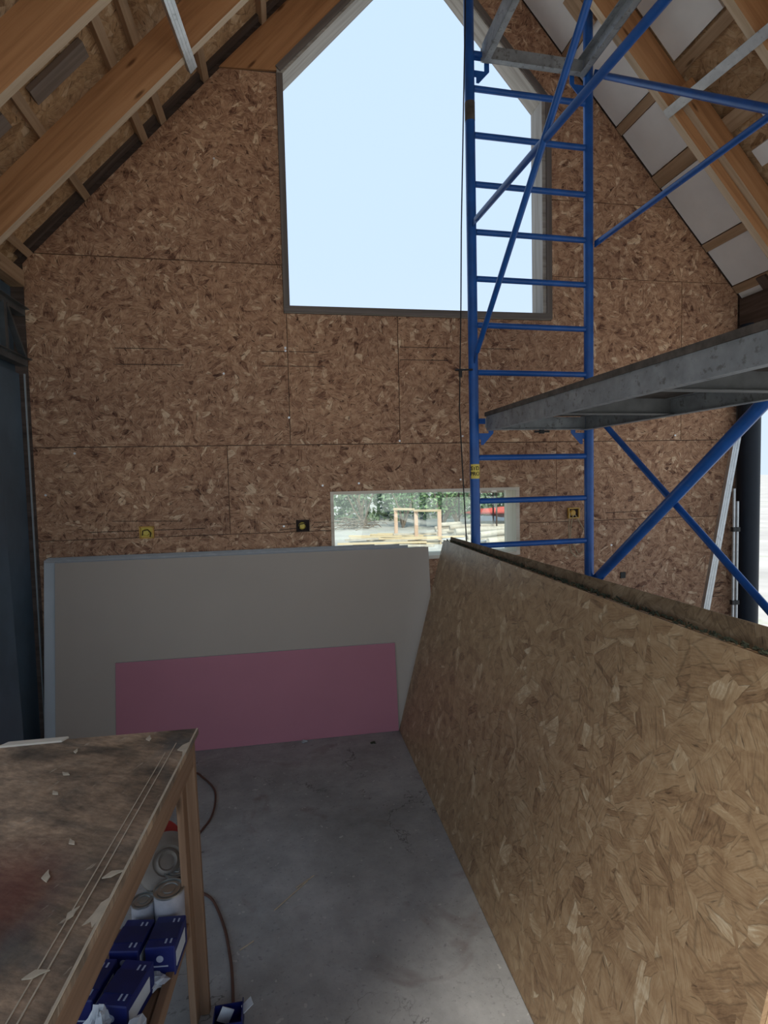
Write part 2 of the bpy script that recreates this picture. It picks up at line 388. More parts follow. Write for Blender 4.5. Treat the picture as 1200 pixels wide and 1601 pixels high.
# gable wall: core with two openings, faced with OSB panels
YW = 4.02
core = MB()
for poly in ([(-1.72, 0), (.314, 0), (.314, 2.922), (.0315, 2.922), (.0315, zl(.0315) + .07), (-1.72, zl(-1.72) + .07)],
             [(.314, 0), (1.736, 0), (1.736, 1.162), (.314, 1.162)], [(.314, 1.672), (1.736, 1.672), (1.736, 2.922), (.314, 2.922)],
             [(1.736, 0), (3.72, 0), (3.72, zr(3.72) + .07), (2.0, zr(2.0) + .07), (2.0, 2.922), (1.736, 2.922)],
             [(.0315, 4.537), (1.0355, 5.588), (1.078, 6.04), (.0315, zl(.0315) + .07)],
             [(2.0, 4.507), (2.0, zr(2.0) + .07), (1.078, 6.04), (1.0355, 5.588)]):
    core.prism(poly, (0, YW + .013, 0), (1, 0, 0), (0, 0, 1), (0, .16, 0))
wall = struct(core.build('wall_back', 'dark_wood', weld=False), 'gable wall faced with reddish OSB panels')
G_ = .0022
panels = [
    [(-1.54, 3.255), (.026, 3.245), (.026, 4.508), (-.34, 4.508)],
    [(-1.61, 2.013), (.043, 2.013), (.043, 2.915), (.026, 2.915), (.026, 3.240), (-1.55, 3.25), (-1.61, 3.182)],
    [(.047, 2.013), (.826, 2.013), (.826, 2.915), (.047, 2.915)],
    [(.831, 2.013), (3.100, 2.013), (3.100, 3.24), (2.01, 3.24), (2.01, 2.915), (.831, 2.915)],
    [(3.104, 2.013), (3.6, 2.013), (3.6, 3.15), (3.52, 3.24), (3.104, 3.24)],
    [(2.01, 3.244), (3.517, 3.244), (3.024, 3.798), (2.01, 3.798)],
    [(2.01, 3.803), (3.020, 3.803), (1.08, 5.985), (1.04, 5.595), (2.01, 4.50)],
    [(-1.61, 1.40), (-.388, 1.40), (-.388, 2.008), (-1.61, 2.008)],
    [(-.384, 1.40), (.312, 1.40), (.312, 1.674), (1.738, 1.674), (1.738, 1.40), (2.041, 1.40), (2.041, 2.008), (-.384, 2.008)],
    [(2.045, 1.40), (3.6, 1.40), (3.6, 2.008), (2.045, 2.008)],
    [(-1.61, .15), (1.0, .15), (1.0, 1.158), (.312, 1.158), (.312, 1.396), (-1.61, 1.396)],
    [(1.004, .15), (3.6, .15), (3.6, 1.396), (1.738, 1.396), (1.738, 1.158), (1.004, 1.158)],
    [(-1.61, 0), (3.6, 0), (3.6, .146), (-1.61, .146)]]
pans = []
for i, p in enumerate(panels):
    pans.append(MB().prism(p, (0, YW + (.0015 if i % 2 else 0), 0), (1, 0, 0), (0, 0, 1), (0, .0115, 0)).build('osb_panel', 'osb_wall', wall))
# sawn gable board left of the window peak, flush with the panels
MB().prism([(-.345, 4.513), (.026, 4.525), (1.03, 5.585), (1.078, 5.98)], (0, YW - .004, 0), (.7, 0, .7), (-.7, 0, .7), (0, .015, 0))
gb = MB(); c45 = math.cos(math.atan(1.045)); s45 = math.sin(math.atan(1.045))
pts = [(-.345, 4.513), (.026, 4.525), (1.03, 5.585), (1.078, 5.98)]
gb.prism([(x * c45 + z * s45, -x * s45 + z * c45) for x, z in pts], (0, YW - .004, 0), (c45, 0, s45), (-s45, 0, c45), (0, .016, 0))
o = gb.build('gable_board', 'rafter', wall); o['label'] = 'orange-brown sawn board beside the window peak'
# ink print on the panels (open boxes and dashes)
def ink(pan, x0, z0, x1, z1, th=.004):
    L = math.hypot(x1 - x0, z1 - z0); cx, cz = (x0 + x1) / 2, (z0 + z1) / 2
    return MB().bar((x0, YW - .0006, z0), (x1, YW - .0006, z1), .0006, th).build('ink_mark', 'mark', pan)
for pi, segs in {1: [(-1.08, 2.66, -.75, 2.66), (-1.08, 2.555, -.65, 2.555), (-.13, 2.655, .04, 2.655), (-.13, 2.555, .04, 2.555), (-.045, 2.655, -.045, 2.555)],
                 2: [(.055, 2.655, .26, 2.655), (.055, 2.555, .30, 2.555)],
                 3: [(.84, 2.70, 1.22, 2.70), (.84, 2.61, 1.2, 2.61), (1.45, 2.70, 1.75, 2.70)],
                 7: [(-1.15, 1.515, -.70, 1.50), (-1.3, 1.445, -.55, 1.445)],
                 8: [(-.06, 1.455, .06, 1.455), (-.05, 1.415, .10, 1.425), (.19, 1.46, .30, 1.46), (.19, 1.425, .30, 1.425), (.19, 1.46, .19, 1.425), (.235, 1.46, .235, 1.425), (.25, 1.46, .25, 1.425), (.30, 1.46, .30, 1.425)],
                 9: [(2.45, 1.455, 3.0, 1.46)],
                 11: [(3.38, .85, 3.51, .85), (3.38, .74, 3.51, .74), (3.38, .85, 3.38, .74), (3.51, .85, 3.51, .74), (3.42, .82, 3.47, .82), (3.42, .77, 3.47, .77), (3.42, .82, 3.42, .77)]}.items():
    for sg in segs: ink(pans[pi], *sg)
for (x, z, pi) in ((-.39, 2.5, 1), (.04, 2.2, 2), (.825, 2.03, 2), (-1.36, 1.97, 7), (-1.55, 1.70, 7), (.24, 3.0, 1), (-.40, 3.92, 0), (.03, 2.68, 1), (.03, 2.66, 1), (.52, 1.73, 8), (.26, 1.72, 8), (1.28, 1.74, 8), (-.02, 1.44, 8), (1.3, 2.06, 3), (3.05, 2.05, 3), (2.5, 1.2, 11)):
    if x == .24: continue
    MB().lathe([(.0001, -.0022), (.0075, -.0022), (.0075, .002), (.0001, .002)], (x, YW - .001, z), 8, Matrix.Rotation(R(-90), 3, 'X')).build('screw', 'screw', pans[pi])

# window_1: gable window without glass yet, boards lining the opening
w1 = bpy.data.objects.new('window_1', None); COL.objects.link(w1); w1.location = (1.02, YW, 2.92); struct(w1, 'tall pentagon window opening in the gable')
YF, DF = YW - .012, .185
def frame_piece(poly, name, mat, par, y=YF, d=DF):
    return MB().prism(poly, (0, y, 0), (1, 0, 0), (0, 0, 1), (0, d, 0)).build(name, mat, par)
frame_piece([(.03, 2.965), (.068, 2.965), (.068, 4.50), (.03, 4.535)], 'jamb', 'grey_wood', w1)
frame_piece([(1.935, 2.965), (2.002, 2.965), (2.002, 4.505), (1.935, 4.50)], 'jamb', 'grey_wood', w1)
frame_piece([(.03, 2.92), (2.002, 2.92), (2.002, 2.965), (.03, 2.965)], 'sill', 'grey_wood', w1)
frame_piece([(.03, 4.537), (.068, 4.502), (1.0355, 5.515), (1.0355, 5.59)], 'head_board', 'grey_wood', w1)
frame_piece([(2.002, 4.507), (1.0355, 5.59), (1.0355, 5.515), (1.935, 4.502)], 'head_board', 'grey_wood', w1)
fr = MB()
for a, b_ in (((.049, 2.965), (.049, 4.50)), ((.028, 2.943), (2.006, 2.943)), ((1.985, 2.965), (1.985, 4.49)), ((.04, 4.53), (1.03, 5.56)), ((1.99, 4.49), (1.04, 5.56))):
    up = (1, 0, 0) if a[0] == b_[0] else (0, 0, 1)
    fr.bar((a[0], YF - .005, a[1]), (b_[0], YF - .005, b_[1]), .010, .042, up)
M['trim_wood'] = timber('window_trim_wood', (.12, .10, .088), (.17, .145, .13), (.22, .19, .17), knots=False)
o = fr.build('front_trim', 'trim_wood', w1, weld=False)
# window_2: low strip window with pale lining and a pane
w2 = bpy.data.objects.new('window_2', None); COL.objects.link(w2); w2.location = (1.02, YW, 1.165); struct(w2, 'low strip window looking out on the yard')
for poly, n in (([(.312, 1.16), (.335, 1.16), (.335, 1.674), (.312, 1.674)], 'jamb'), ([(1.710, 1.16), (1.738, 1.16), (1.738, 1.674), (1.710, 1.674)], 'jamb'),
                ([(.335, 1.16), (1.710, 1.16), (1.710, 1.185), (.335, 1.185)], 'sill'), ([(.335, 1.652), (1.710, 1.652), (1.710, 1.674), (.335, 1.674)], 'head_board')):
    frame_piece(poly, n, 'pale_wood', w2, YW - .008, .235)
MB().box((1.02, YW + .19, 1.418), (1.37, .006, .462)).build('pane', 'glass', w2)

# side walls
lw = MB(); lw.box((-1.72, 3.1, 1.55), (.08, 1.8, 3.1)); lw.box((-1.72, -.3, 2.95), (.08, 5.0, .3)); left = struct(lw.build('wall_left', 'steel_blue'), 'blue-grey sheet-clad left wall')
# vertical sheets of the left wall, overlapping
for i, (y0, y1, xo) in enumerate(((3.66, 3.98, 0), (3.30, 3.66, .012), (2.21, 3.30, 0))):
    MB().box((-1.655 + xo, (y0 + y1) / 2, 1.24), (.012, y1 - y0 - .004, 2.48)).build('cladding_sheet', 'steel_blue', left)
MB().box((-1.622, 3.99, 1.24), (.008, .012, 2.48)).build('edge_strip', 'steel_light', left)
for z in (2.55, 2.87):
    c_ = MB(); c_.box((-1.63, 2.7, z), (.055, 2.6, .045)); c_.box((-1.605, 2.7, z + .02), (.06, 2.6, .004)); c_.build('steel_rail', 'stud_dark', left)
for y in (3.72, 3.1, 2.5):
    c_ = MB(); c_.box((-1.61, y, 2.71), (.03, .035, .30)); c_.build('steel_stud', 'stud_dark', left)
    c_ = MB(); c_.bar((-1.61, y + .02, 2.85), (-1.61, y + .24, 2.58), .02, .035, (1, 0, 0)); c_.build('steel_brace', 'stud_dark', left)
MB().box((-1.64, 2.6, 3.08), (.09, 2.8, .10)).build('wall_plate', 'batten', left)

# blue-grey sheet leaning on the left wall
sh = MB().prism([(0, 0), (1.15, 0), (1.15, 2.16), (0, 2.16)], (-1.478, 3.37, .001), (0, -1, 0), Vector((-.135, .205, 2.15)).normalized(), (.0025, 0, 0))
shv = sh.build('metal_sheet', 'steel_blue'); tag(shv, 'blue-grey metal sheet leaning on the left wall behind the workbench', 'sheet')
rw = MB(); rw.box((3.68, .6, 2.97), (.16, 6.8, .30)); right = struct(rw.build('wall_right', 'dark_wood'), 'dark lintel wall over the wide right opening')
cm = MB(); cm.tube([(3.635, 3.928, 0), (3.635, 3.928, 2.9)], .08, 36)
struct(cm.build('trim_1', 'column', smooth=True), 'dark blue-black coated corner column')

# ---------------------------------------------------------------- roof
nl = Vector((-1.045, 0, 1)).normalized(); dl = Vector((1, 0, 1.045)).normalized()
nr = Vector((1.125, 0, 1)).normalized(); dr = Vector((-1, 0, 1.125)).normalized()
PL = Vector((-1.569, 0, 3.225)); PR = Vector((3.293, 0, 3.499))
def lpt(x, off, y): p = PL + dl * ((x + 1.569) / dl.x) + nl * off; p.y = y; return p
def rpt(x, off, y): p = PR + dr * ((3.293 - x) / -dr.x) + nr * off; p.y = y; return p
XR = 1.078
dk = MB()
for pt, d, n, x0, x1 in ((lpt, dl, nl, -2.05, XR + .05), (rpt, dr, nr, 4.05, XR - .05)):
    a, b_ = pt(x0, .056, 0), pt(x1, .056, 0); mid = (a + b_) / 2; mid.y = .1
    mid.y = .65; dk.box(mid, ((b_ - a).length, 6.9, .012), Matrix((d, Vector((0, 1, 0)), d.cross(Vector((0, 1, 0))))).transposed())
ceil = struct(dk.build('ceiling', 'osb_deck', weld=False), 'open pitched roof with OSB decking')
def slope_box(pt, d, x0, x1, y0, y1, o0, o1, name, mat, parent=None, bev=0.0):
    a, b_ = pt(x0, (o0 + o1) / 2, 0), pt(x1, (o0 + o1) / 2, 0); mid = (a + b_) / 2; mid.y = (y0 + y1) / 2
    Rm = Matrix((d, Vector((0, 1, 0)), d.cross(Vector((0, 1, 0))))).transposed()
    m_ = MB().box(mid, (abs((b_ - a).length), y1 - y0, abs(o1 - o0)), Rm)
    if name == 'rafter':        # the narrow underside gets a paler colour than the orange flanks
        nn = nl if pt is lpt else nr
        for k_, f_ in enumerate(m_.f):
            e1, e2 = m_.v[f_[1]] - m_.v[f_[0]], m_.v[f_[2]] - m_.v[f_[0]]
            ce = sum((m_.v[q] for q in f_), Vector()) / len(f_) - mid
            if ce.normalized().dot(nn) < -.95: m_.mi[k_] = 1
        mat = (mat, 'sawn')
    return m_.build(name, mat, parent or ceil, 0 if name == 'rafter' else bev)
ys = [3.34 - .65 * k for k in range(10)]
for y in ys:
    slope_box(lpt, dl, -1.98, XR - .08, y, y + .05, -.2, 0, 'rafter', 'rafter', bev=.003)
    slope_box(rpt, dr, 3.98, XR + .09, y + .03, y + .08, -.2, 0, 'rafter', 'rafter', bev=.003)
for y in (3.34,):   # sister piece on the camera side of the right rafter
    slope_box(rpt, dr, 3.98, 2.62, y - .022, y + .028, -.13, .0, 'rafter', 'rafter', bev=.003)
for x in (-1.56, -1.20, -.83, -.71, -.43, -.04, .35, .75):
    slope_box(lpt, dl, x - .015, x + .018, -2.75, 4.02, .0, .05, 'batten', 'batten')
for x in (3.66, 3.545, 3.27, 2.835, 2.535, 2.10, 1.75, 1.4):
    slope_box(rpt, dr, x + .0, x + (.045 if x != 2.835 else .07), -2.75, 4.02, .001, .05, 'batten', 'batten')
# grey packing boards under the left deck
for x0, x1, y0 in ((-1.15, -.90, 3.10), (-1.62, -1.27, 3.08), (-1.15, -.87, 2.40)):
    slope_box(lpt, dl, x0, x1, y0, y0 + .10, .018, .045, 'packing_board', 'pack')
# white foam infill of the right slope, piece by piece
def foam(x0, x1, y0, y1, o=.006):
    slope_box(rpt, dr, x0, x1, y0, y1, o, .05, 'foam_board', 'foam')
bx = [3.90, 3.708, 3.655, 3.59, 3.54, 3.317, 3.265, 2.908, 2.83, 2.583, 2.53, 2.148, 2.095, 1.798, 1.745, 1.45]
for i in range(0, len(bx), 2):
    foam(bx[i], bx[i + 1], 3.43, 4.015, .006 + .002 * (i % 3))
for x0, x1 in ((2.52, 2.15), (2.09, 1.80), (1.74, 1.45)):
    foam(x0, x1, 2.95, 3.36)
foam(2.98, 2.92, 2.86, 3.10); foam(3.10, 2.98, 2.80, 2.96); foam(3.10, 3.02, 2.98, 3.28)
slope_box(rpt, dr, 2.15, 1.98, 3.62, 3.74, -.022, .0, 'offcut_board', 'batten')
# dark strip added as the shade in the gap along the left gable joint
slope_box(lpt, dl, -1.6, 1.0, 3.965, 4.018, .03, .05, 'gap_shade_strip', 'dark_wood')
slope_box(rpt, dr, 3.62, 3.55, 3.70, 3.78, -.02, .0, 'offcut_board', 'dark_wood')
# ridge board
MB().box((XR, .65, 5.86), (.05, 6.7, .22)).build('ridge_board', 'rafter', ceil)

# ================================================================ stacked boards
# grey gypsum boards leaning on the gable wall
def leaning_board(name, x0, x1, yb, length, ang, th, mats, label, cat, group=None, tiltr=0.0):
    """a board standing on its long edge at y=yb, its top falling back towards +y"""
    e = thing(name, ((x0 + x1) / 2, yb, 0), label, cat, group) if len(mats) > 1 else None
    up = Vector((0, math.sin(ang), math.cos(ang))); nb = Vector((0, math.cos(ang), -math.sin(ang)))
    org = Vector((0, yb, th * math.sin(ang)))
    bm_ = MB().prism([(x0, 0), (x1, 0), (x1, length), (x0, length)], org, (1, 0, 0), up, nb * th)
    if e is None:
        o = bm_.build(name, mats[0], None, .0012); return tag(o, label, cat, group)
    bm_.build('core', mats[1], e, .001)
    MB().prism([(x0 + .001, .001), (x1 - .001, .001), (x1 - .001, length - .001), (x0 + .001, length - .001)], org - nb * .0008, (1, 0, 0), up, nb * .0007).build('face_paper', mats[0], e)
    return e
A = R(7.35); T = .0135
leaning_board('gypsum_board', -1.490, 1.005, 3.782, 1.268, A, .0125, ('gyps', 'gyps_side'), 'grey gypsum board at the front of the leaning stack behind the pink board', 'board', )
specs = [(-1.56, .985, 1.270, 'gyps_edge', 'second gypsum board, its blue-grey left edge showing past the front one'),
         (-1.565, .86, 1.285, 'gyps_side', 'third gypsum board of the stack, top edge just above the first two'),
         (-1.56, .80, 1.292, 'gyps_side', 'fourth gypsum board of the stack, cut short at its right end'),
         (-1.555, .62, 1.297, 'gyps_side', 'rearmost gypsum board of the stack, touching the OSB wall')]
for k, (x0, x1, ln, mt, lab) in enumerate(specs):
    leaning_board('gypsum_board', x0, x1, 3.782 + T * (k + 1), ln, A, .0125, (mt, 'gyps_side'), lab, 'board')
leaning_board('gypsum_board', -1.125, .725, 3.764, .606, R(7.9), .0125, ('pink', 'gyps_side'), 'short pink fire-rated board leaning low against the grey gypsum boards', 'board')

# OSB sheets leaning right towards the scaffold
def osb_sheet(xb, xt, zt0, zt1, y0, y1, th, label, mat='osb_stack'):
    up = Vector((xt - xb, 0, zt0)); L = up.length; up.normalize(); n = Vector((up.z, 0, -up.x))
    L1 = L * zt1 / zt0
    bm_ = MB().prism([(y1, 0), (y0, 0), (y0, L1), (y1, L)], Vector((xb, 0, th * up.x)), (0, 1, 0), up, n * th)
    return tag(bm_.build('osb_sheet', mat, None, .001), label, 'board')
osb_sheet(.727, 1.070, 1.322, 1.322, .92, 3.770, .012, 'front yellowish OSB sheet leaning right, its broad face towards the bench')
osb_sheet(.7415, 1.083, 1.319, 1.322, .92, 3.765, .012, 'second OSB sheet pressed behind the front yellowish sheet')
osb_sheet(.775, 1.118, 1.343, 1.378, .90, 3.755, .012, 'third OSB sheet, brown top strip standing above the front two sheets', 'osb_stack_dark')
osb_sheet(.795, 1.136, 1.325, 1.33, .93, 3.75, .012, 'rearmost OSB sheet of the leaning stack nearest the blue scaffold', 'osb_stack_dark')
db = MB()
for i in range(700):
    y = random.uniform(.95, 3.74); x = 1.092 + random.uniform(-.012, .010); z = 1.324 + random.uniform(0, .008); s_ = random.uniform(.002, .007)
    db.box((x, y, z), (s_, s_ * random.uniform(.6, 3), s_ * .6), Matrix.Rotation(random.uniform(0, 3), 3, (random.random(), random.random(), 1)))
M['debris'] = plain('green_grey_debris', (.045, .05, .028), .95, var=.5, scale=60, bumpy=0)
o = db.build('sawdust_debris', 'debris', weld=False); tag(o, 'dark greenish dust and splinters lying along the top of the OSB sheets', 'debris'); o['kind'] = 'stuff'

# ================================================================ scaffold
u = Vector((math.cos(R(2.5)), math.sin(R(2.5)), 0)); v = Vector((math.sin(R(.5)), -math.cos(R(.5)), 0))
PA = Vector((1.21, 3.5, 0)); WD = .823; PB = PA + u * WD; LG = 2.5
sc = thing('scaffold_tower', (PA + u * WD / 2 + v * LG / 2), 'blue painted tubular scaffold tower rising in front of the gable window', 'scaffold')
posts = [(PA, 5.35), (PB, 4.77), (PA + v * LG, 5.3), (PB + v * LG, 4.77)]
for p, h in posts:
    q = MB().tube([p, p + Vector((0, 0, h))], .031, 16)
    q.lathe([(.0, 0), (.05, 0), (.05, .008), (.033, .01)], p, 16)
    po = q.build('post', 'blue', sc, smooth=True)
    if p is PA: postA = po
rz = [.15, .44, .73, 1.015, 1.306, 1.598, 1.880, 2.425, 2.725, 3.015, 3.305, 3.598, 3.897, 4.178, 4.385]
for base_ in (Vector((0, 0, 0)), v * LG):
    for z in rz + [4.68]:
        if z == 4.68 and base_.length == 0: continue
        a = PA + base_ + u * .028 + Vector((0, 0, z)); b_ = PB + base_ - u * .028 + Vector((0, 0, z))
        MB().tube([a, b_], .0185, 12).build('rung', 'blue', sc, smooth=True)
def brace(p0, p1, r=.017, flat=.06):
    d = (p1 - p0).normalized(); L = (p1 - p0).length
    m_ = MB().tube([p0 + d * flat, p1 - d * flat], r, 12)
    for p, s_ in ((p0, 1), (p1, -1)):
        m_.bar(p - d * s_ * .015, p + d * s_ * (flat + .03), .006 + .0 * r, r * 2.4, (0, 0, 1))
    return m_.build('brace', 'blue', sc, smooth=True)
def onpost(P, t, z, side=.0): return P + v * t + Vector((side, 0, z))
brace(onpost(PB, 0.055, 1.045, .020), onpost(PB, LG - .04, 2.87, .030), .031)     # wide brace a
brace(onpost(PB, 0.03, 2.125, .065), onpost(PB, LG - .03, .325, .065), .0185)      # thin brace b
brace(onpost(PB, 0.04, 3.272, .030), onpost(PB, LG - .03, 3.24, .030), .017)     # level rail c
brace(onpost(PB, 0.05, 4.335, .02), onpost(PB, LG - .03, 2.42, .02), .019)     # d
brace(onpost(PA, 0.04, 3.345, .0), onpost(PA, LG - .03, 3.20, .0), .018)     # level rail left
brace(onpost(PA, 0.04, 2.50, -.005), onpost(PA, LG - .03, 4.47, -.005), .0165)    # diagonal left
for z0 in (2.047, 4.30):
    for P, sg in ((PA, 1), (PB, -1)):
        for bs in (Vector((0, 0, 0)), v * LG):
            mb = MB(); o0 = P + bs + u * sg * .028 + Vector((0, 0, z0)); yv = Vector((0, .004, 0))
            outer = [(0, -.085), (.035, -.085), (.105, -.01), (.105, .085), (0, .085)]
            ux = u * sg
            # bracket plate as strips around its square hole
            for poly in ([(0, .05), (.105, .05), (.105, .085), (0, .085)], [(.072, -.01), (.105, -.01), (.105, .05), (.072, .05)],
                         [(.0, -.035), (.035, -.035), (.072, -.01), (.105, -.01), (.035, -.085), (.018, -.085), (.018, -.05), (0, -.05)], [(0, -.01), (.072, -.01), (.035, -.035), (0, -.035)]):
                mb.prism(poly, o0, ux, (0, 0, 1), yv)
            mb.build('bracket', 'blue', sc, weld=False)
# yellow label round the left post and a dull ring higher up
lb = MB(); n = 14
for i in range(n):
    a0 = R(-160 + 140 * i / n); a1 = R(-160 + 140 * (i + 1) / n); r = .0316
    p = lambda a, z: Vector((PA.x + r * math.cos(a), PA.y + r * math.sin(a), z))
    lb.face([p(a0, 1.745), p(a1, 1.745), p(a1, 1.838), p(a0, 1.838)], [(0, 0)] * 4)
lbo = lb.build('label', 'yellow', postA, smooth=True); lbo['label'] = 'yellow sticker reading STD PRO'
MB().tube([(PA.x, PA.y, 3.975), (PA.x, PA.y, 4.09)], .0316, 16, False).build('faded_ring', 'ply_edge', postA, smooth=True)
def text(body, size, loc, par, mat, facing):
    cu = bpy.data.curves.new('t', 'FONT'); cu.body = body; cu.size = size; cu.align_x = 'CENTER'; cu.extrude = .0003; cu.offset = .0008
    ob = bpy.data.objects.new('t', cu); COL.objects.link(ob); dg = bpy.context.evaluated_depsgraph_get()
    me = bpy.data.meshes.new_from_object(ob.evaluated_get(dg)); bpy.data.objects.remove(ob)
    me.name = 'lettering'
    # wrap the letters round the post
    r = .0322
    for vtx in me.vertices:
        a = R(facing) + vtx.co.x / r; zz = vtx.co.y; dd = r + vtx.co.z
        vtx.co = Vector((dd * math.cos(a), dd * math.sin(a), zz))
    me.materials.clear(); me.materials.append(M[mat])
    o = bpy.data.objects.new('lettering', me); COL.objects.link(o); o.parent = par
    pw = Vector((0, 0, 0)); q = par
    while q is not None: pw += q.location; q = q.parent
    o.location = Vector(loc) - pw
    return o
for body, z in (('STD', 1.800), ('PRO', 1.765)):
    t_ = text(body, .034, (PA.x, PA.y, z), postA, 'mark', -104)

# lower platform: steel frame with plywood deck seen from below
def platform(zb, h, sag, x0o, x1o, label, deck):
    c = PA + u * WD / 2 + v * LG / 2; c.z = zb
    e = thing('scaffold_platform', c, label, 'platform')
    a0 = PA + u * x0o; b0 = PA + u * x1o
    t0, t1 = .02, LG - .02
    for P0, nm in ((a0, 'side_rail'), (b0, 'side_rail')):
        p0 = P0 + v * t0 + Vector((0, 0, zb + h / 2)); p1 = P0 + v * t1 + Vector((0, 0, zb + h / 2 - sag))
        m_ = MB().bar(p0, p1, .004, h)
        sgn = 1 if nm and P0 is a0 else -1
        m_.bar(p0 + u * .02 * sgn - Vector((0, 0, h / 2 - .002)), p1 + u * .02 * sgn - Vector((0, 0, h / 2 - .002)), .04, .004)
        m_.bar(p0 + u * .02 * sgn + Vector((0, 0, h / 2 - .002)), p1 + u * .02 * sgn + Vector((0, 0, h / 2 - .002)), .04, .004)
        m_.build(nm, 'plat_steel', e, weld=False)
    nrib = [0.02, .86, 1.60, LG - .04] if deck else [.02, LG - .04]
    for t in nrib:
        p0 = a0 + v * t + Vector((0, 0, zb + h * .5)); p1 = b0 + v * t + Vector((0, 0, zb + h * .5))
        m_ = MB().bar(p0 + u * .005, p1 - u * .005, .004, h * .94)
        m_.bar(p0 + v * .018 + u * .005 - Vector((0, 0, h * .47 - .003)), p1 + v * .018 - u * .005 - Vector((0, 0, h * .47 - .003)), .036, .004)
        m_.build('cross_rib', 'plat_steel' if t < .03 or not deck else 'plat_rib', e, weld=False)
    if deck:
        p0 = a0 + v * t0 + u * (x1o - x0o) / 2 + Vector((0, 0, zb + h + .013)); p1 = a0 + v * t1 + u * (x1o - x0o) / 2 + Vector((0, 0, zb + h + .013 - sag))
        MB().bar(p0, p1, x1o - x0o + .02, .026).build('plywood_deck', 'ply_edge', e)
    for P0, s_ in ((a0, 1), (b0, -1)):
        MB().bar(P0 + v * .0 + u * s_ * .012 + Vector((0, 0, zb + .02)), P0 + v * .0 + u * s_ * .012 + Vector((0, 0, zb + h * .9)), .01, .03, (1, 0, 0)).build('hook', 'galv', e)
    return e
platform(2.052, .092, .01, .080, WD - .035, 'grey steel framed scaffold platform with plywood deck, right above the low window', True)
platform(4.325, .11, .0, .080, WD - .045, 'open grey steel platform frame at the top of the blue scaffold', False)
p = PA + u * .46 + v * .03 + Vector((0, 0, 2.044))
lt = MB(); lt.bar(p - u * .05, p + u * .055, .012, .012); lt.box(p, (.03, .02, .026)); tag(lt.build('latch', 'black'), 'small dark latch hanging under the end of the lower platform', 'latch')

# black cable hanging down beside the left post
pts = [(1.200, 3.452, 5.1), (1.176, 3.452, 4.70), (1.150, 3.452, 3.93), (1.128, 3.452, 3.3), (1.118, 3.452, 2.83), (1.106, 3.452, 2.42), (1.098, 3.452, 2.19), (1.113, 3.452, 1.8), (1.130, 3.452, 1.40), (1.15, 3.46, 1.0), (1.14, 3.46, .3), (1.12, 3.46, .008)]
tag(MB().tube(pts, .0042, 6).build('power_cable', 'black', smooth=True), 'black cable hanging straight down beside the left scaffold post', 'cable')
kn = MB(); kn.tube([(1.075, 3.452, 2.43), (1.19, 3.458, 2.435)], .006, 6); kn.box((1.106, 3.445, 2.41), (.018, .018, .05))
tag(kn.build('cable_tie', 'black'), 'dark tie fixing the hanging cable to the left scaffold post', 'tie')

# ================================================================ metal profiles
def channel(p0, p1, wd, ht, open_dir, label, mat='galv', lip=.006):
    p0, p1 = Vector(p0), Vector(p1); d = (p1 - p0).normalized(); up = Vector(open_dir); up = (up - d * up.dot(d)).normalized(); sd = up.cross(d); th = .0014
    m_ = MB(); c0, c1 = p0, p1
    m_.bar(c0, c1, wd, th, up)
    for s_ in (-1, 1):
        o_ = sd * s_ * (wd / 2)
        m_.bar(c0 + o_ + up * ht / 2, c1 + o_ + up * ht / 2, th, ht, up)
        m_.bar(c0 + o_ * (1 - lip / wd) + up * ht, c1 + o_ * (1 - lip / wd) + up * ht, lip, th, up)
        m_.bar(c0 + o_ * .35 - up * th, c1 + o_ * .35 - up * th, .004, .001, up)
    return tag(m_.build('metal_profile', mat, weld=False), label, 'profile')
# ceiling profiles under the rafters
channel((-.436, 3.464, 4.098), (-.60, 1.10, 3.925), .055, .027, nl, 'short galvanised ceiling profile hanging under the left rafters')
channel((2.501, 3.406, 4.067), (2.62, .85, 3.935), .058, .027, nr, 'long pale galvanised ceiling profile crossing under the right rafters')
channel((3.467, 3.84, 2.073), (3.03, 3.80, .003), .055, .03, (0, 1, 0), 'galvanised profile leaning in the right corner against the OSB wall')

# pipes and clamps beside the dark column
for x, z0, z1, lab in ((3.455, .35, 1.62, 'thin grey pipe standing nearer the OSB wall in the right corner'), (3.487, .35, 1.52, 'thin grey pipe standing next to the dark corner column')):
    t_ = thing('pipe', (x, 3.87, z0), lab, 'pipe')
    MB().tube([(x, 3.87, z0), (x, 3.87, z1)], .011, 10).build('tube', 'galv', t_, smooth=True)
    for z in (.72, 1.30): MB().box((x, 3.87, z), (.030, .03, .035)).build('clamp', 'black', t_)
tag(MB().box((3.475, 3.87, .30), (.06, .05, .10)).build('valve_box', 'galv', bevel=.004), 'small grey box at the foot of the corner pipes', 'box')

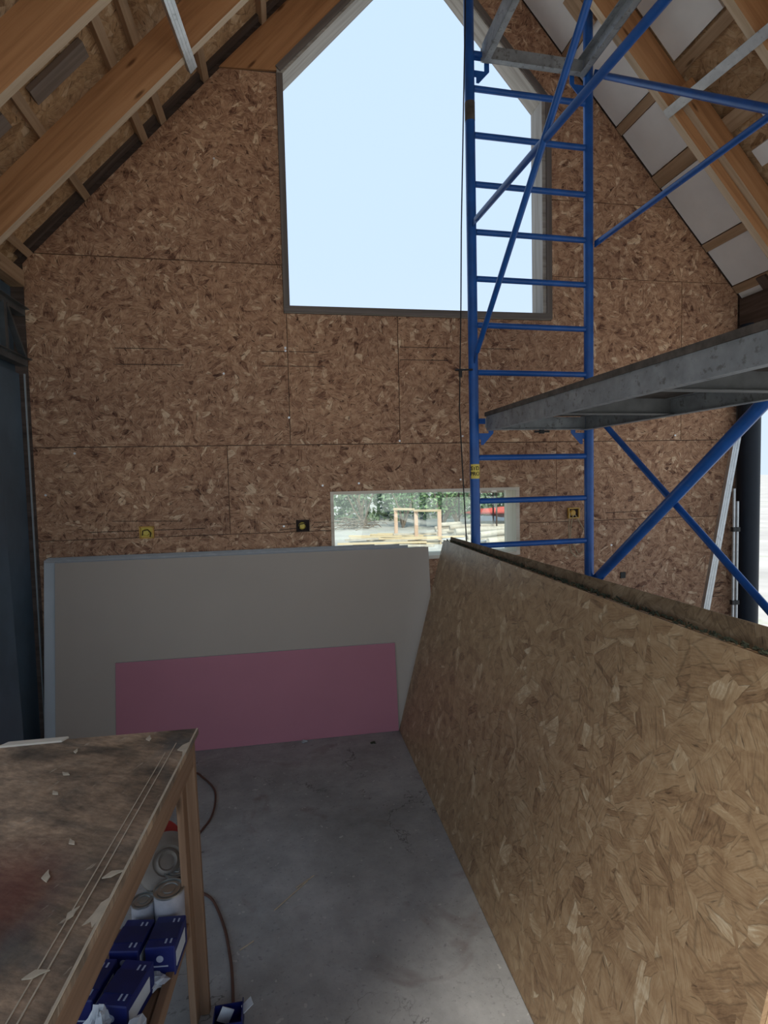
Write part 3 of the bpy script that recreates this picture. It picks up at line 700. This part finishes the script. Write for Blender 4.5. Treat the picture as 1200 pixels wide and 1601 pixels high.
# wiring outlets in the gable wall
def outlet(x, z, label, wires=False, dark=False, rnd=False):
    t_ = thing('wall_outlet', (x, YW, z), label, 'outlet')
    m_ = MB(); y = YW - .012
    hw, hh = (.042, .037)
    for c_, d_ in (((x - hw, y, z), (.008, .02, hh * 2 + .008)), ((x + hw, y, z), (.008, .02, hh * 2 + .008)), ((x, y, z + hh), (hw * 2, .02, .008)), ((x, y, z - hh), (hw * 2, .02, .008))): m_.box(c_, d_)
    m_.build('rim', 'mark' if rnd else 'orange', t_, weld=False)
    MB().box((x, YW - .003, z), (hw * 2, .004, hh * 2)).build('recess', 'mark' if (dark or rnd) else 'yellow', t_)
    MB().lathe([(.0001, -.012), (.018, -.012), (.026, 0)], (x - .004, YW - .006, z), 16, Matrix.Rotation(R(-90), 3, 'X')).build('insert', 'yellow' if not dark else 'orange', t_, smooth=True)
    if not dark:
        MB().tube([(x - .028, YW - .012, z - .02), (x - .022, YW - .022, z + .012), (x + .01, YW - .026, z + .018), (x + .028, YW - .018, z - .004), (x + .02, YW - .012, z - .03)], .0035, 6).build('wire', 'mark', t_, smooth=True)
    if wires:
        for pts in ([(x - .03, YW - .012, z), (x - .05, YW - .03, z - .10), (x - .05, YW - .035, z - .22), (x - .025, YW - .02, z - .30), (x + .02, YW - .02, z - .34)],
                    [(x, YW - .012, z), (x - .035, YW - .035, z - .10), (x - .04, YW - .035, z - .20), (x + .03, YW - .03, z - .32), (x + .10, YW - .03, z - .28)],
                    [(x + .005, YW - .012, z), (x + .07, YW - .03, z - .12), (x + .12, YW - .03, z - .2)]):
            MB().tube(pts, .004, 6).build('wire', 'wire', t_, smooth=True)
outlet(-.932, 1.433, 'yellow-orange square wall outlet above the left part of the gypsum stack')
outlet(.112, 1.439, 'dark round wall outlet with yellow insert, left of the low window', rnd=True)
outlet(2.175, 1.463, 'wall outlet with loops of bare wire hanging behind the scaffold', wires=True, dark=True)
tag(MB().box((2.598, YW - .002, .958), (.042, .008, .048)).build('cable_hole', 'black'), 'small square black cable hole in the wall right of the scaffold', 'hole')

# ================================================================ workbench
BR = R(-3.8)
bc = Vector((-.307, 1.889, 0)); ex = Vector((math.cos(BR * .4), -math.sin(BR * .4) * 0, 0)); ex = Vector((1, -.027, 0)).normalized(); ey = Vector((.067, 1, 0)).normalized()
def bp(a, b_, z): return bc - ex * a - ey * b_ + Vector((0, 0, z))     # a: from the right edge leftwards, b: from the far edge to the camera
bench = thing('workbench', bp(.3, .75, 0), 'stained, paint-splashed wooden workbench at the left front', 'workbench')
ZT = .95
top = MB().prism([(0, 0), (.60, 0), (.60, 1.6), (0, 1.6)], bp(0, 0, ZT - .022), -ex, -ey, (0, 0, .022)).build('tabletop', 'bench_top', bench, .003)
MB().bar(bp(.003, 0.004, ZT + .0006), bp(.003, 1.6, ZT + .0006), .005, .002).build('worn_edge', 'chip', top)
MB().bar(bp(.045, .10, ZT + .0006), bp(.047, 1.6, ZT + .0006), .0025, .0016).build('saw_cut', 'chip', top)
MB().bar(bp(.062, .16, ZT + .0006), bp(.064, 1.6, ZT + .0006), .0022, .0016).build('saw_cut', 'chip', top)
sm = MB().prism([(.004, 0), (.016, .012), (.020, .04), (.029, .066), (.017, .058), (.009, .074), (.004, .06)], bp(0, .76, ZT - .0005), -ex, -ey, (0, 0, .002)).build('splintered_patch', 'chip', top)
sm = MB().prism([(.004, 0), (.022, .02), (.03, .05), (.012, .06), (.004, .10)], bp(0, .10, ZT - .0005), -ex, -ey, (0, 0, .002)).build('splintered_patch', 'chip', top)
def brd(p0, p1, wd, th, name, mat='bench_wood', up=(0, 0, 1)): return MB().bar(p0, p1, wd, th, up).build(name, mat, bench, .002)
brd(bp(.02, .02, ZT - .065), bp(.02, 1.58, ZT - .065), .022, .085, 'apron')
brd(bp(.58, .02, ZT - .065), bp(.58, 1.58, ZT - .065), .022, .085, 'apron')
brd(bp(.03, .045, ZT - .065), bp(.57, .045, ZT - .065), .022, .085, 'apron')
for a, b_ in ((.018, .035), (.54, .035), (.018, 1.5), (.54, 1.5)):
    l0 = bp(a, b_, 0); l1 = bp(a + .016, b_, ZT - .03)
    brd(l0, l1, .052, .024, 'leg', up=tuple(ey)); l0 = bp(a - .006, b_ + .032, 0.0); l1 = bp(a + .012, b_ + .03, ZT - .024)
    brd(l0 - ex * .02, l1 - ex * .02, .022, .05, 'leg', up=tuple(ey))
ZS = .335
brd(bp(.045, .05, ZS), bp(.045, 1.5, ZS), .024, .045, 'stretcher')
brd(bp(.53, .05, ZS), bp(.53, 1.5, ZS), .024, .045, 'stretcher')
for k in range(4):
    a0 = .065 + k * .118
    brd(bp(a0 + .055, .06, ZS + .0), bp(a0 + .055, 1.5, ZS + .0), .108, .018, 'shelf_board')
# a plank lying on the far left edge of the top and loose shavings
pl = MB().prism([(.40, -.004), (.575, .0), (.59, .028), (.41, .022)], bp(0, 0, ZT), -ex, -ey, (0, 0, .006)).build('wood_strip', 'pale_wood'); tag(pl, 'thin pale strip of wood at the far left edge of the workbench', 'wood strip')
chips = [((-.65, 1.8), 'whitish triangular shaving near the pale strip on the bench'), ((-.63, 1.66), 'long thin pale shaving in the upper middle of the bench top'), ((-.62, 1.56), 'ragged pale shaving left of centre on the bench top'),
         ((-.51, 1.22), 'small curled pale shaving beside the red paint stain'), ((-.42, 1.10), 'pale crumbly shaving in the lower middle of the bench'), ((-.43, .97), 'small whitish chip near the bottom edge of the photo on the bench'),
         ((-.50, 1.33), 'slim pale sliver lying below the dark stain on the bench'), ((-.45, 1.84), 'cluster of white scratches shavings near the far corner of the bench'), ((-.375, 1.20), 'curled shaving caught beside the saw cut near the right edge')]
for (x, y), lab in chips:
    a = random.uniform(0, 3.1); s_ = random.uniform(.7, 1.3)
    pr_ = [(-.018, -.003), (-.004, -.007), (.006, -.003), (.019, -.001), (.008, .004), (-.002, .008), (-.010, .003)]
    m_ = MB().prism([(px * s_, py * s_) for px, py in pr_], (x, y, ZT + .0005), (math.cos(a), math.sin(a), 0), (-math.sin(a), math.cos(a), 0), (0, 0, .0025))
    tag(m_.build('wood_shaving', 'chip'), lab, 'shaving')

# things on the shelf
ZB = ZS + .0095
def carton(x, y, rz, sx_, sy_, sz_, label, z=ZB):
    t_ = thing('carton', (x, y, z), label, 'carton', None); Rm = rotz(rz)
    o = MB().box((x, y, z + sz_ / 2), (sx_, sy_, sz_), Rm).build('box', 'carton', t_, .003)
    f = Rm @ Vector((0, -1, 0)); r_ = Rm @ Vector((1, 0, 0)); c = Vector((x, y, z))
    q = c + f * (sy_ / 2 + .0008) + Vector((0, 0, sz_ * .62))
    MB().lathe([(.0001, 0), (.010, 0), (.010, .001), (.0001, .001)], q, 14, Rm @ Matrix.Rotation(R(90), 3, 'X')).build('emblem', 'print', t_)
    MB().bar(q - r_ * .022 - Vector((0, 0, .022)), q + r_ * .022 - Vector((0, 0, .022)), .001, .004).build('printed_line', 'print', t_)
    MB().bar(q - r_ * .034 - Vector((0, 0, .06)), q + r_ * .030 - Vector((0, 0, .06)), .001, .003).build('printed_line', 'print', t_)
    for k in range(2):
        a0 = c + Vector((0, 0, sz_ + .0006)) + r_ * (.012 + .014 * k)
        MB().bar(a0 + f * sy_ * .38, a0 - f * sy_ * .38, .005, .001).build('printed_stripe', 'print', t_)
    sdl = c + r_ * (sx_ / 2 + .0008) + Vector((0, 0, sz_ * .5))
    MB().bar(sdl - f * sy_ * .3, sdl + f * sy_ * .42, .001, sz_ * .5).build('side_label', 'white_plastic', t_)
    MB().box((x, y, z + sz_ + .0012), (sx_ * .98, sy_ * .5, .0014), Rm).build('lid_flap', 'carton_dark', t_)
    return t_
carton(-.390, 1.685, R(-6), .084, .12, .088, 'blue carton nearest the front leg on the bench shelf, round pale emblem on its end')
carton(-.485, 1.690, R(-10), .084, .12, .088, 'blue carton standing left of the one with the visible emblem end')
carton(-.462, 1.530, R(-16), .084, .14, .085, 'blue carton with white side label in the middle of the shelf row')
carton(-.560, 1.560, R(-12), .084, .13, .085, 'blue carton half hidden under the bench apron')
carton(-.515, 1.345, R(-10), .085, .13, .08, 'blue carton nearest the white plastic bag')
def can(x, y, r, h, label, z=ZB, rot=None):
    t_ = thing('can', (x, y, z), label, 'can')
    MB().lathe([(.0001, 0), (r, 0), (r, h), (r * .97, h)], (x, y, z), 24, rot).build('body', 'tin_body', t_, smooth=True)
    MB().lathe([(r * 1.03, h - .004), (r * 1.03, h + .002), (r * .95, h + .002), (r * .93, h - .004), (r * .78, h - .004), (r * .76, h), (r * .6, h), (r * .58, h - .003), (r * .4, h - .003), (r * .38, h), (.0001, h)], (x, y, z), 28, rot).build('lid', 'tin', t_, smooth=True)
    return t_
can(-.402, 1.800, .046, .135, 'tin can with ribbed metal lid right behind the blue cartons')
can(-.390, 1.895, .046, .135, 'second tin can, half hidden under the grey reel')
can(-.480, 1.800, .035, .11, 'small pale can left of the two ribbed tin lids')
# reel tilted towards the camera with a red flange behind
t_ = thing('cable_reel', (-.43, 1.96, ZB), 'round grey reel with red back flange tilted on top of the cans', 'reel')
c = Vector((-.427, 1.905, ZB + .155)); ax_ = (Vector((.35, -.75, .80))).normalized(); q = ax_.to_track_quat('Z', 'Y').to_matrix()
MB().lathe([(.022, .0), (.030, .012), (.042, .004), (.048, .012), (.066, .012), (.084, .006), (.092, .002), (.094, -.006), (.0001, -.006)], c, 36, q).build('front_flange', 'reel', t_, smooth=True)
MB().lathe([(.0001, .001), (.024, .001)], c, 24, q).build('hub', 'tin', t_, smooth=True)
MB().lathe([(.05, -.006), (.05, -.045)], c, 24, q).build('drum', 'reel', t_, smooth=True)
MB().lathe([(.0001, -.043), (.093, -.043), (.097, -.050), (.093, -.056), (.0001, -.056)], c + Vector((-.040, .045, .035)), 32, q).build('back_flange', 'red', t_, smooth=True)
MB().tube([c - ax_ * .05, Vector((c.x - .03, c.y + .05, ZB))], .02, 12).build('stand', 'red', t_, smooth=True)
# white plastic bag, crumpled
def crumple(name, c, sx_, sy_, sz_, mat, label, cat, seed=1, n=18, hole=False):
    rnd = random.Random(seed); m_ = MB(); rows = []
    for i in range(n // 2 + 1):
        ph = math.pi * i / (n // 2); row = []
        for k in range(n):
            th = 2 * math.pi * k / n
            r_ = 1 + .30 * math.sin(3 * th + seed) * math.sin(ph) + .22 * math.sin(5 * ph + 2 * th) + rnd.uniform(-.13, .13)
            row.append(Vector((c[0] + sx_ * r_ * math.sin(ph) * math.cos(th), c[1] + sy_ * r_ * math.sin(ph) * math.sin(th), c[2] + max(0, sz_ * (1 + r_ * math.cos(ph))))))
        rows.append(row)
    for i in range(n // 2):
        for k in range(n):
            l = (k + 1) % n; m_.face([rows[i][k], rows[i + 1][k], rows[i + 1][l], rows[i][l]], [(0, 0)] * 4)
    return tag(m_.build(name, mat), label, cat)
crumple('plastic_bag', (-.412, 1.405, ZB), .040, .038, .034, 'white_plastic', 'crumpled white plastic bag at the front of the bench shelf', 'bag', 3)
crumple('plastic_bag', (-.505, 1.455, ZB + .0), .028, .030, .045, 'white_plastic', 'twisted white bag end lying left over the blue cartons', 'bag', 5)
crumple('rag', (-.405, 1.60, ZB), .028, .03, .012, 'white_plastic', 'small pale scrap of film between the blue cartons', 'scrap', 8, 12)
tag(MB().bar((-.392, 1.335, ZB), (-.388, 1.338, ZB + .10), .035, .02, (0, 1, 0)).build('wood_offcut', 'batten', bevel=.002), 'short upright wood offcut beside the white bag on the bench shelf', 'offcut')

# open carton on the floor by the bench foot
t_ = thing('open_carton', (-.235, 1.785, 0), 'dark blue open carton on the floor at the bottom edge of the photo', 'carton')
bx_ = MB(); cx_, cy_ = -.235, 1.775
for c_, d_ in (((cx_ - .045, cy_, .025), (.003, .07, .05)), ((cx_ + .045, cy_, .035), (.003, .07, .07)), ((cx_, cy_ + .035, .028), (.09, .003, .056)), ((cx_, cy_ - .035, .028), (.09, .003, .056)), ((cx_, cy_, .002), (.09, .07, .003))): bx_.box(c_, d_)
bx_.build('box', 'carton', t_, weld=False)
MB().bar((cx_ + .045, cy_, .06), (cx_ + .075, cy_ + .01, .078), .03, .002).build('torn_flap', 'white_plastic', t_)
MB().bar((cx_ - .02, cy_ + .01, .02), (cx_ + .0, cy_ + .015, .06), .04, .003, (0, 1, 0)).build('paper', 'white_plastic', t_)
# brown cord on the floor
def spline(ps, n=8):
    ps = [Vector(p) for p in ps]; out = []
    for i in range(len(ps) - 1):
        p0, p1, p2, p3 = ps[max(i - 1, 0)], ps[i], ps[i + 1], ps[min(i + 2, len(ps) - 1)]
        for k in range(n):
            t = k / n; out.append(.5 * ((2 * p1) + (p2 - p0) * t + (2 * p0 - 5 * p1 + 4 * p2 - p3) * t * t + (3 * p1 - p0 - 3 * p2 + p3) * t ** 3))
    out.append(ps[-1]); return out
zc = .006
tag(MB().tube(spline([(-.75, 3.5, zc), (-.60, 3.47, zc), (-.54, 3.40, zc), (-.46, 3.26, zc), (-.435, 3.12, zc), (-.44, 2.97, zc), (-.475, 2.86, zc), (-.53, 2.7, zc), (-.50, 2.52, zc), (-.42, 2.43, zc), (-.355, 2.36, zc), (-.295, 2.21, zc), (-.262, 2.08, zc), (-.243, 1.98, zc), (-.225, 1.83, zc)]), .0055, 8).build('extension_cable', 'cord', smooth=True),
    'brown cord winding over the concrete floor past the bench leg', 'cord')
# straws and crumbs on the floor
for (x, y, a, l, lab) in ((-.03, 2.33, .80, .20, 'long thin straw lying on the concrete in front of the bench'), (.03, 2.40, .65, .10, 'short straw just above the long straw on the concrete'), (-.20, 2.10, .6, .06, 'small splinter on the concrete near the brown cord')):
    tag(MB().bar((x - math.cos(a) * l / 2, y - math.sin(a) * l / 2, .0025), (x + math.cos(a) * l / 2, y + math.sin(a) * l / 2, .0025), .004, .003).build('straw', 'chip', bevel=0), lab, 'straw')
crumple('plaster_lump', (.07, 3.735, 0), .02, .014, .008, 'gyps_side', 'small pale plaster lump on the floor below the pink board', 'lump', 2, 10)
crumple('dirt_clod', (.52, 3.62, 0), .018, .012, .006, 'debris', 'small dark clod on the floor near the corner of the OSB sheets', 'clod', 4, 10)

# ================================================================ the yard outside
def tree(x, y, h, spread, label, leaf, seed, dens=900, bare=.0):
    rnd = random.Random(seed); t_ = thing('tree', (x, y, GZ), label, 'tree')
    m_ = MB(); tips = []
    for k in range(6):
        a = rnd.uniform(0, 6.28); p = Vector((x, y, GZ)); d = Vector((math.cos(a) * .4, math.sin(a) * .4, 1)).normalized(); pts = [p]; n = 6
        for i in range(n):
            d = (d + Vector((rnd.uniform(-.22, .22), rnd.uniform(-.22, .22), rnd.uniform(0, .1)))).normalized(); p = p + d * h * .75 / n; pts.append(p)
            if i > 0: tips.append(p)
        m_.tube(pts, [.05 - .006 * i for i in range(n + 1)], 6)
        for q in range(3):
            s0 = pts[rnd.randint(2, n)]; dd = Vector((rnd.uniform(-1, 1), rnd.uniform(-1, 1), rnd.uniform(.1, .8))).normalized(); e_ = s0 + dd * spread * .7
            m_.tube([s0, (s0 + e_) / 2 + Vector((0, 0, .08)), e_], [.018, .012, .006], 5); tips += [e_, (s0 + e_) / 2]
    m_.build('trunk', 'bark', t_)
    c_ = MB()
    for i in range(dens):
        s0 = rnd.choice(tips); p = s0 + Vector((rnd.gauss(0, spread * .22), rnd.gauss(0, spread * .22), rnd.gauss(0, spread * .2)))
        if p.z < GZ + h * bare: continue
        s_ = rnd.uniform(.05, .11); Rm = Matrix.Rotation(rnd.uniform(0, 6.28), 3, (rnd.uniform(-1, 1), rnd.uniform(-1, 1), rnd.uniform(-1, 1) + .01))
        q = [Rm @ Vector(w_) * s_ + p for w_ in ((-1, 0, 0), (0, -.5, .1), (1, 0, 0), (0, .5, .1))]; c_.face(q, [(0, 0)] * 4)
    c_.build('crown', leaf, t_, weld=False)
    return t_
tl = [(3.3, 24.5, 3.4, 1.1, 'thin pale green tree seen in the left third of the low window', 'leaf2', 700, .35), (4.75, 22.8, 3.3, 1.1, 'dense green tree behind the wooden frame in the yard', 'leaf0', 1500, .2),
      (6.2, 22.0, 3.6, 1.2, 'wide multi-stemmed green tree right of the wooden frame', 'leaf1', 1600, .15), (7.6, 24.6, 3.6, 1.1, 'bushy tree behind the dark posts at the window right', 'leaf0', 1400, .1)]
for i, (x, y, h, sp_, lab, lf, dn, br) in enumerate(tl): tree(x, y, h, sp_, lab, lf, 20 + i, dn, br)
# hazy hedge of shrubs along the back of the yard
for i in range(11):
    x = -.5 + i * 1.55; y = 27.6 + (i % 2) * 2.6; rnd = random.Random(i)
    m_ = MB()
    for k in range(1100):
        a, b_ = rnd.uniform(0, 6.28), rnd.uniform(0, 1.55); r_ = rnd.uniform(.82, 1.0)
        p = Vector((x + 1.5 * r_ * math.cos(a) * math.cos(b_), y + 1.25 * r_ * math.sin(a) * math.cos(b_), GZ + 3.6 * r_ * math.sin(b_) * (1 + .1 * math.sin(3 * a))))
        s_ = rnd.uniform(.10, .22); Rm = Matrix.Rotation(rnd.uniform(0, 6.28), 3, (rnd.uniform(-1, 1), rnd.uniform(-1, 1), .3))
        m_.face([Rm @ Vector(w_) * s_ + p for w_ in ((-1, 0, 0), (0, -.6, .1), (1, 0, 0), (0, .6, .1))], [(0, 0)] * 4)
    tag(m_.build('shrub', 'leaf2', weld=False), 'tall grey-green shrub in the hedge along the back of the yard', 'shrub', 'hedge shrubs at the back of the yard')
# brush pile
m_ = MB(); rnd = random.Random(5)
for k in range(90):
    a = rnd.uniform(0, 6.28); l = rnd.uniform(.5, 1.2); c = Vector((2.7 + rnd.gauss(0, .55), 23.3 + rnd.gauss(0, .3), GZ + abs(rnd.gauss(0, .22)) + .02)); d = Vector((math.cos(a), math.sin(a), rnd.uniform(-.1, .35))) * l / 2
    m_.tube([c - d * .6, c + Vector((0, 0, .05)), c + d], .014, 4)
o = tag(m_.build('brush_pile', 'bark'), 'heap of dry grey branches in the left part of the yard', 'branches'); o['kind'] = 'stuff'
tag(MB().tube([(3.55, 25.2, GZ), (3.56, 25.2, 1.2)], .04, 8).build('fence_post', 'grey_wood'), 'single thin pale post standing far back in the yard', 'post')
# wooden frame (three stakes and two cross rails)
t_ = thing('wooden_frame', (4.1, 17.7, GZ), 'pinkish timber frame of three stakes and top rails outside', 'frame')
P3 = [(3.69, 19.39, .66), (4.10, 17.7, .66), (4.56, 16.56, .74)]
P3 = [(3.63, 18.6), (4.13, 17.75), (4.66, 16.85)]
zt = .735
for x, y in P3: MB().bar((x, y, GZ), (x, y, zt), .11, .09, (0, 1, 0)).build('stake', 'stake', t_)
MB().bar((P3[0][0] - .06, P3[0][1], zt + .03), (P3[1][0], P3[1][1] + .25, zt + .03), .06, .07).build('top_rail', 'lumber', t_)
MB().bar((P3[1][0] - .06, P3[1][1], zt + .0), (P3[2][0] + .05, P3[2][1], zt + .03), .06, .07).build('top_rail', 'lumber', t_)
# loose lumber and logs
rnd = random.Random(9)
def board(x, y, a, l, z, lab, mat='lumber', name='plank'):
    d = Vector((math.cos(a), math.sin(a), 0)) * l / 2; c = Vector((x, y, GZ + z))
    tag(MB().bar(c - d, c + d, .14, .05).build(name, mat), lab, 'plank', 'planks strewn on the yard by the wooden frame')
for k in range(14):
    board(3.7 + rnd.uniform(-.9, 1.3), 18.3 + rnd.uniform(-1.8, 1.8), rnd.uniform(-.5, .15), rnd.uniform(1.6, 2.8), .03 + .055 * (k % 4), 'sawn plank lying in the loose heap around the wooden frame', 'lumber' if k % 3 else 'log')
for k in range(12):
    c = Vector((6.9 + rnd.uniform(-.2, .5), 16.0 + .42 * k + rnd.uniform(-.1, .1), GZ + .11 + (.16 if k % 3 == 1 else 0))); a = rnd.uniform(-.10, .25); l = rnd.uniform(2.2, 3.2); d = Vector((math.cos(a), math.sin(a), 0)) * l / 2
    pts = [c - d, c - d * .3 + Vector((0, 0, .03)), c + d * .4, c + d]; r0 = rnd.uniform(.08, .12)
    tag(MB().tube(pts, [r0, r0 * .95, r0 * .9, r0 * .8], 10).build('log', 'log', smooth=True), 'peeled pale log lying in the pile right of the wooden frame', 'log', 'logs piled in the yard')
for k in range(7):
    c = Vector((5.55, 16.3 + .22 * k, GZ + .05)); a = .55; d = Vector((math.cos(a), math.sin(a), 0)) * .8
    tag(MB().bar(c - d, c + d, .10, .04).build('slat', 'white_tarp'), 'pale slat in the row of slats lying between frame and logs', 'plank', 'pale slats lying on the yard')
# dark lean-to of thin posts
t_ = thing('lean_to', (8.0, 19.5, GZ), 'dark thin-posted lean-to with flat roof at the right of the low window', 'shelter')
for x, y in ((6.45, 18.2), (7.05, 18.2), (7.35, 19.3), (7.95, 18.2), (9.0, 18.2), (9.0, 20.5), (6.45, 20.5)): MB().tube([(x, y, GZ), (x, y, 1.22)], .03, 6).build('post', 'dark_wood', t_)
MB().bar((7.05, 18.2, .95), (7.45, 18.2, 1.22), .03, .03).build('strut', 'dark_wood', t_); MB().bar((7.05, 18.2, .95), (6.7, 18.2, 1.22), .03, .03).build('strut', 'dark_wood', t_)
MB().box((7.9, 19.3, 1.27), (3.2, 2.6, .07)).build('roof', 'dark_wood', t_)
def tarp(c, sx_, sy_, sz_, mat, lab, name):
    m_ = MB(); n1, n2 = 10, 6; r_ = random.Random(len(lab)); g = []
    for i in range(n1 + 1):
        row = []
        for j in range(n2 + 1):
            a, b_ = i / n1 * 2 - 1, j / n2 * 2 - 1; e_ = max(abs(a) ** 6, abs(b_) ** 6)
            row.append(Vector((c[0] + a * sx_, c[1] + b_ * sy_, c[2] + sz_ * (1 - e_) * (.8 + .2 * math.sin(5 * a + b_ * 3)) + r_.uniform(0, .03))))
        g.append(row)
    for i in range(n1):
        for j in range(n2): m_.face([g[i][j], g[i + 1][j], g[i + 1][j + 1], g[i][j + 1]], [(0, 0)] * 4)
    for ring in ([g[i][0] for i in range(n1 + 1)], [g[i][n2] for i in reversed(range(n1 + 1))], [g[0][j] for j in reversed(range(n2 + 1))], [g[n1][j] for j in range(n2 + 1)]):
        for p, q in zip(ring, ring[1:]): m_.face([Vector((p.x, p.y, c[2] - .02)), Vector((q.x, q.y, c[2] - .02)), q, p], [(0, 0)] * 4)
    return tag(m_.build(name, mat), lab, 'tarpaulin')
tarp((8.7, 21.6, GZ + .02), 1.7, .8, .52, 'white_tarp', 'white tarpaulin over a low stack behind the logs', 'tarpaulin')
tarp((8.8, 22.0, GZ + .56), 1.5, .6, .20, 'red_tarp', 'red tarpaulin folded on top of the white covered stack', 'tarpaulin')
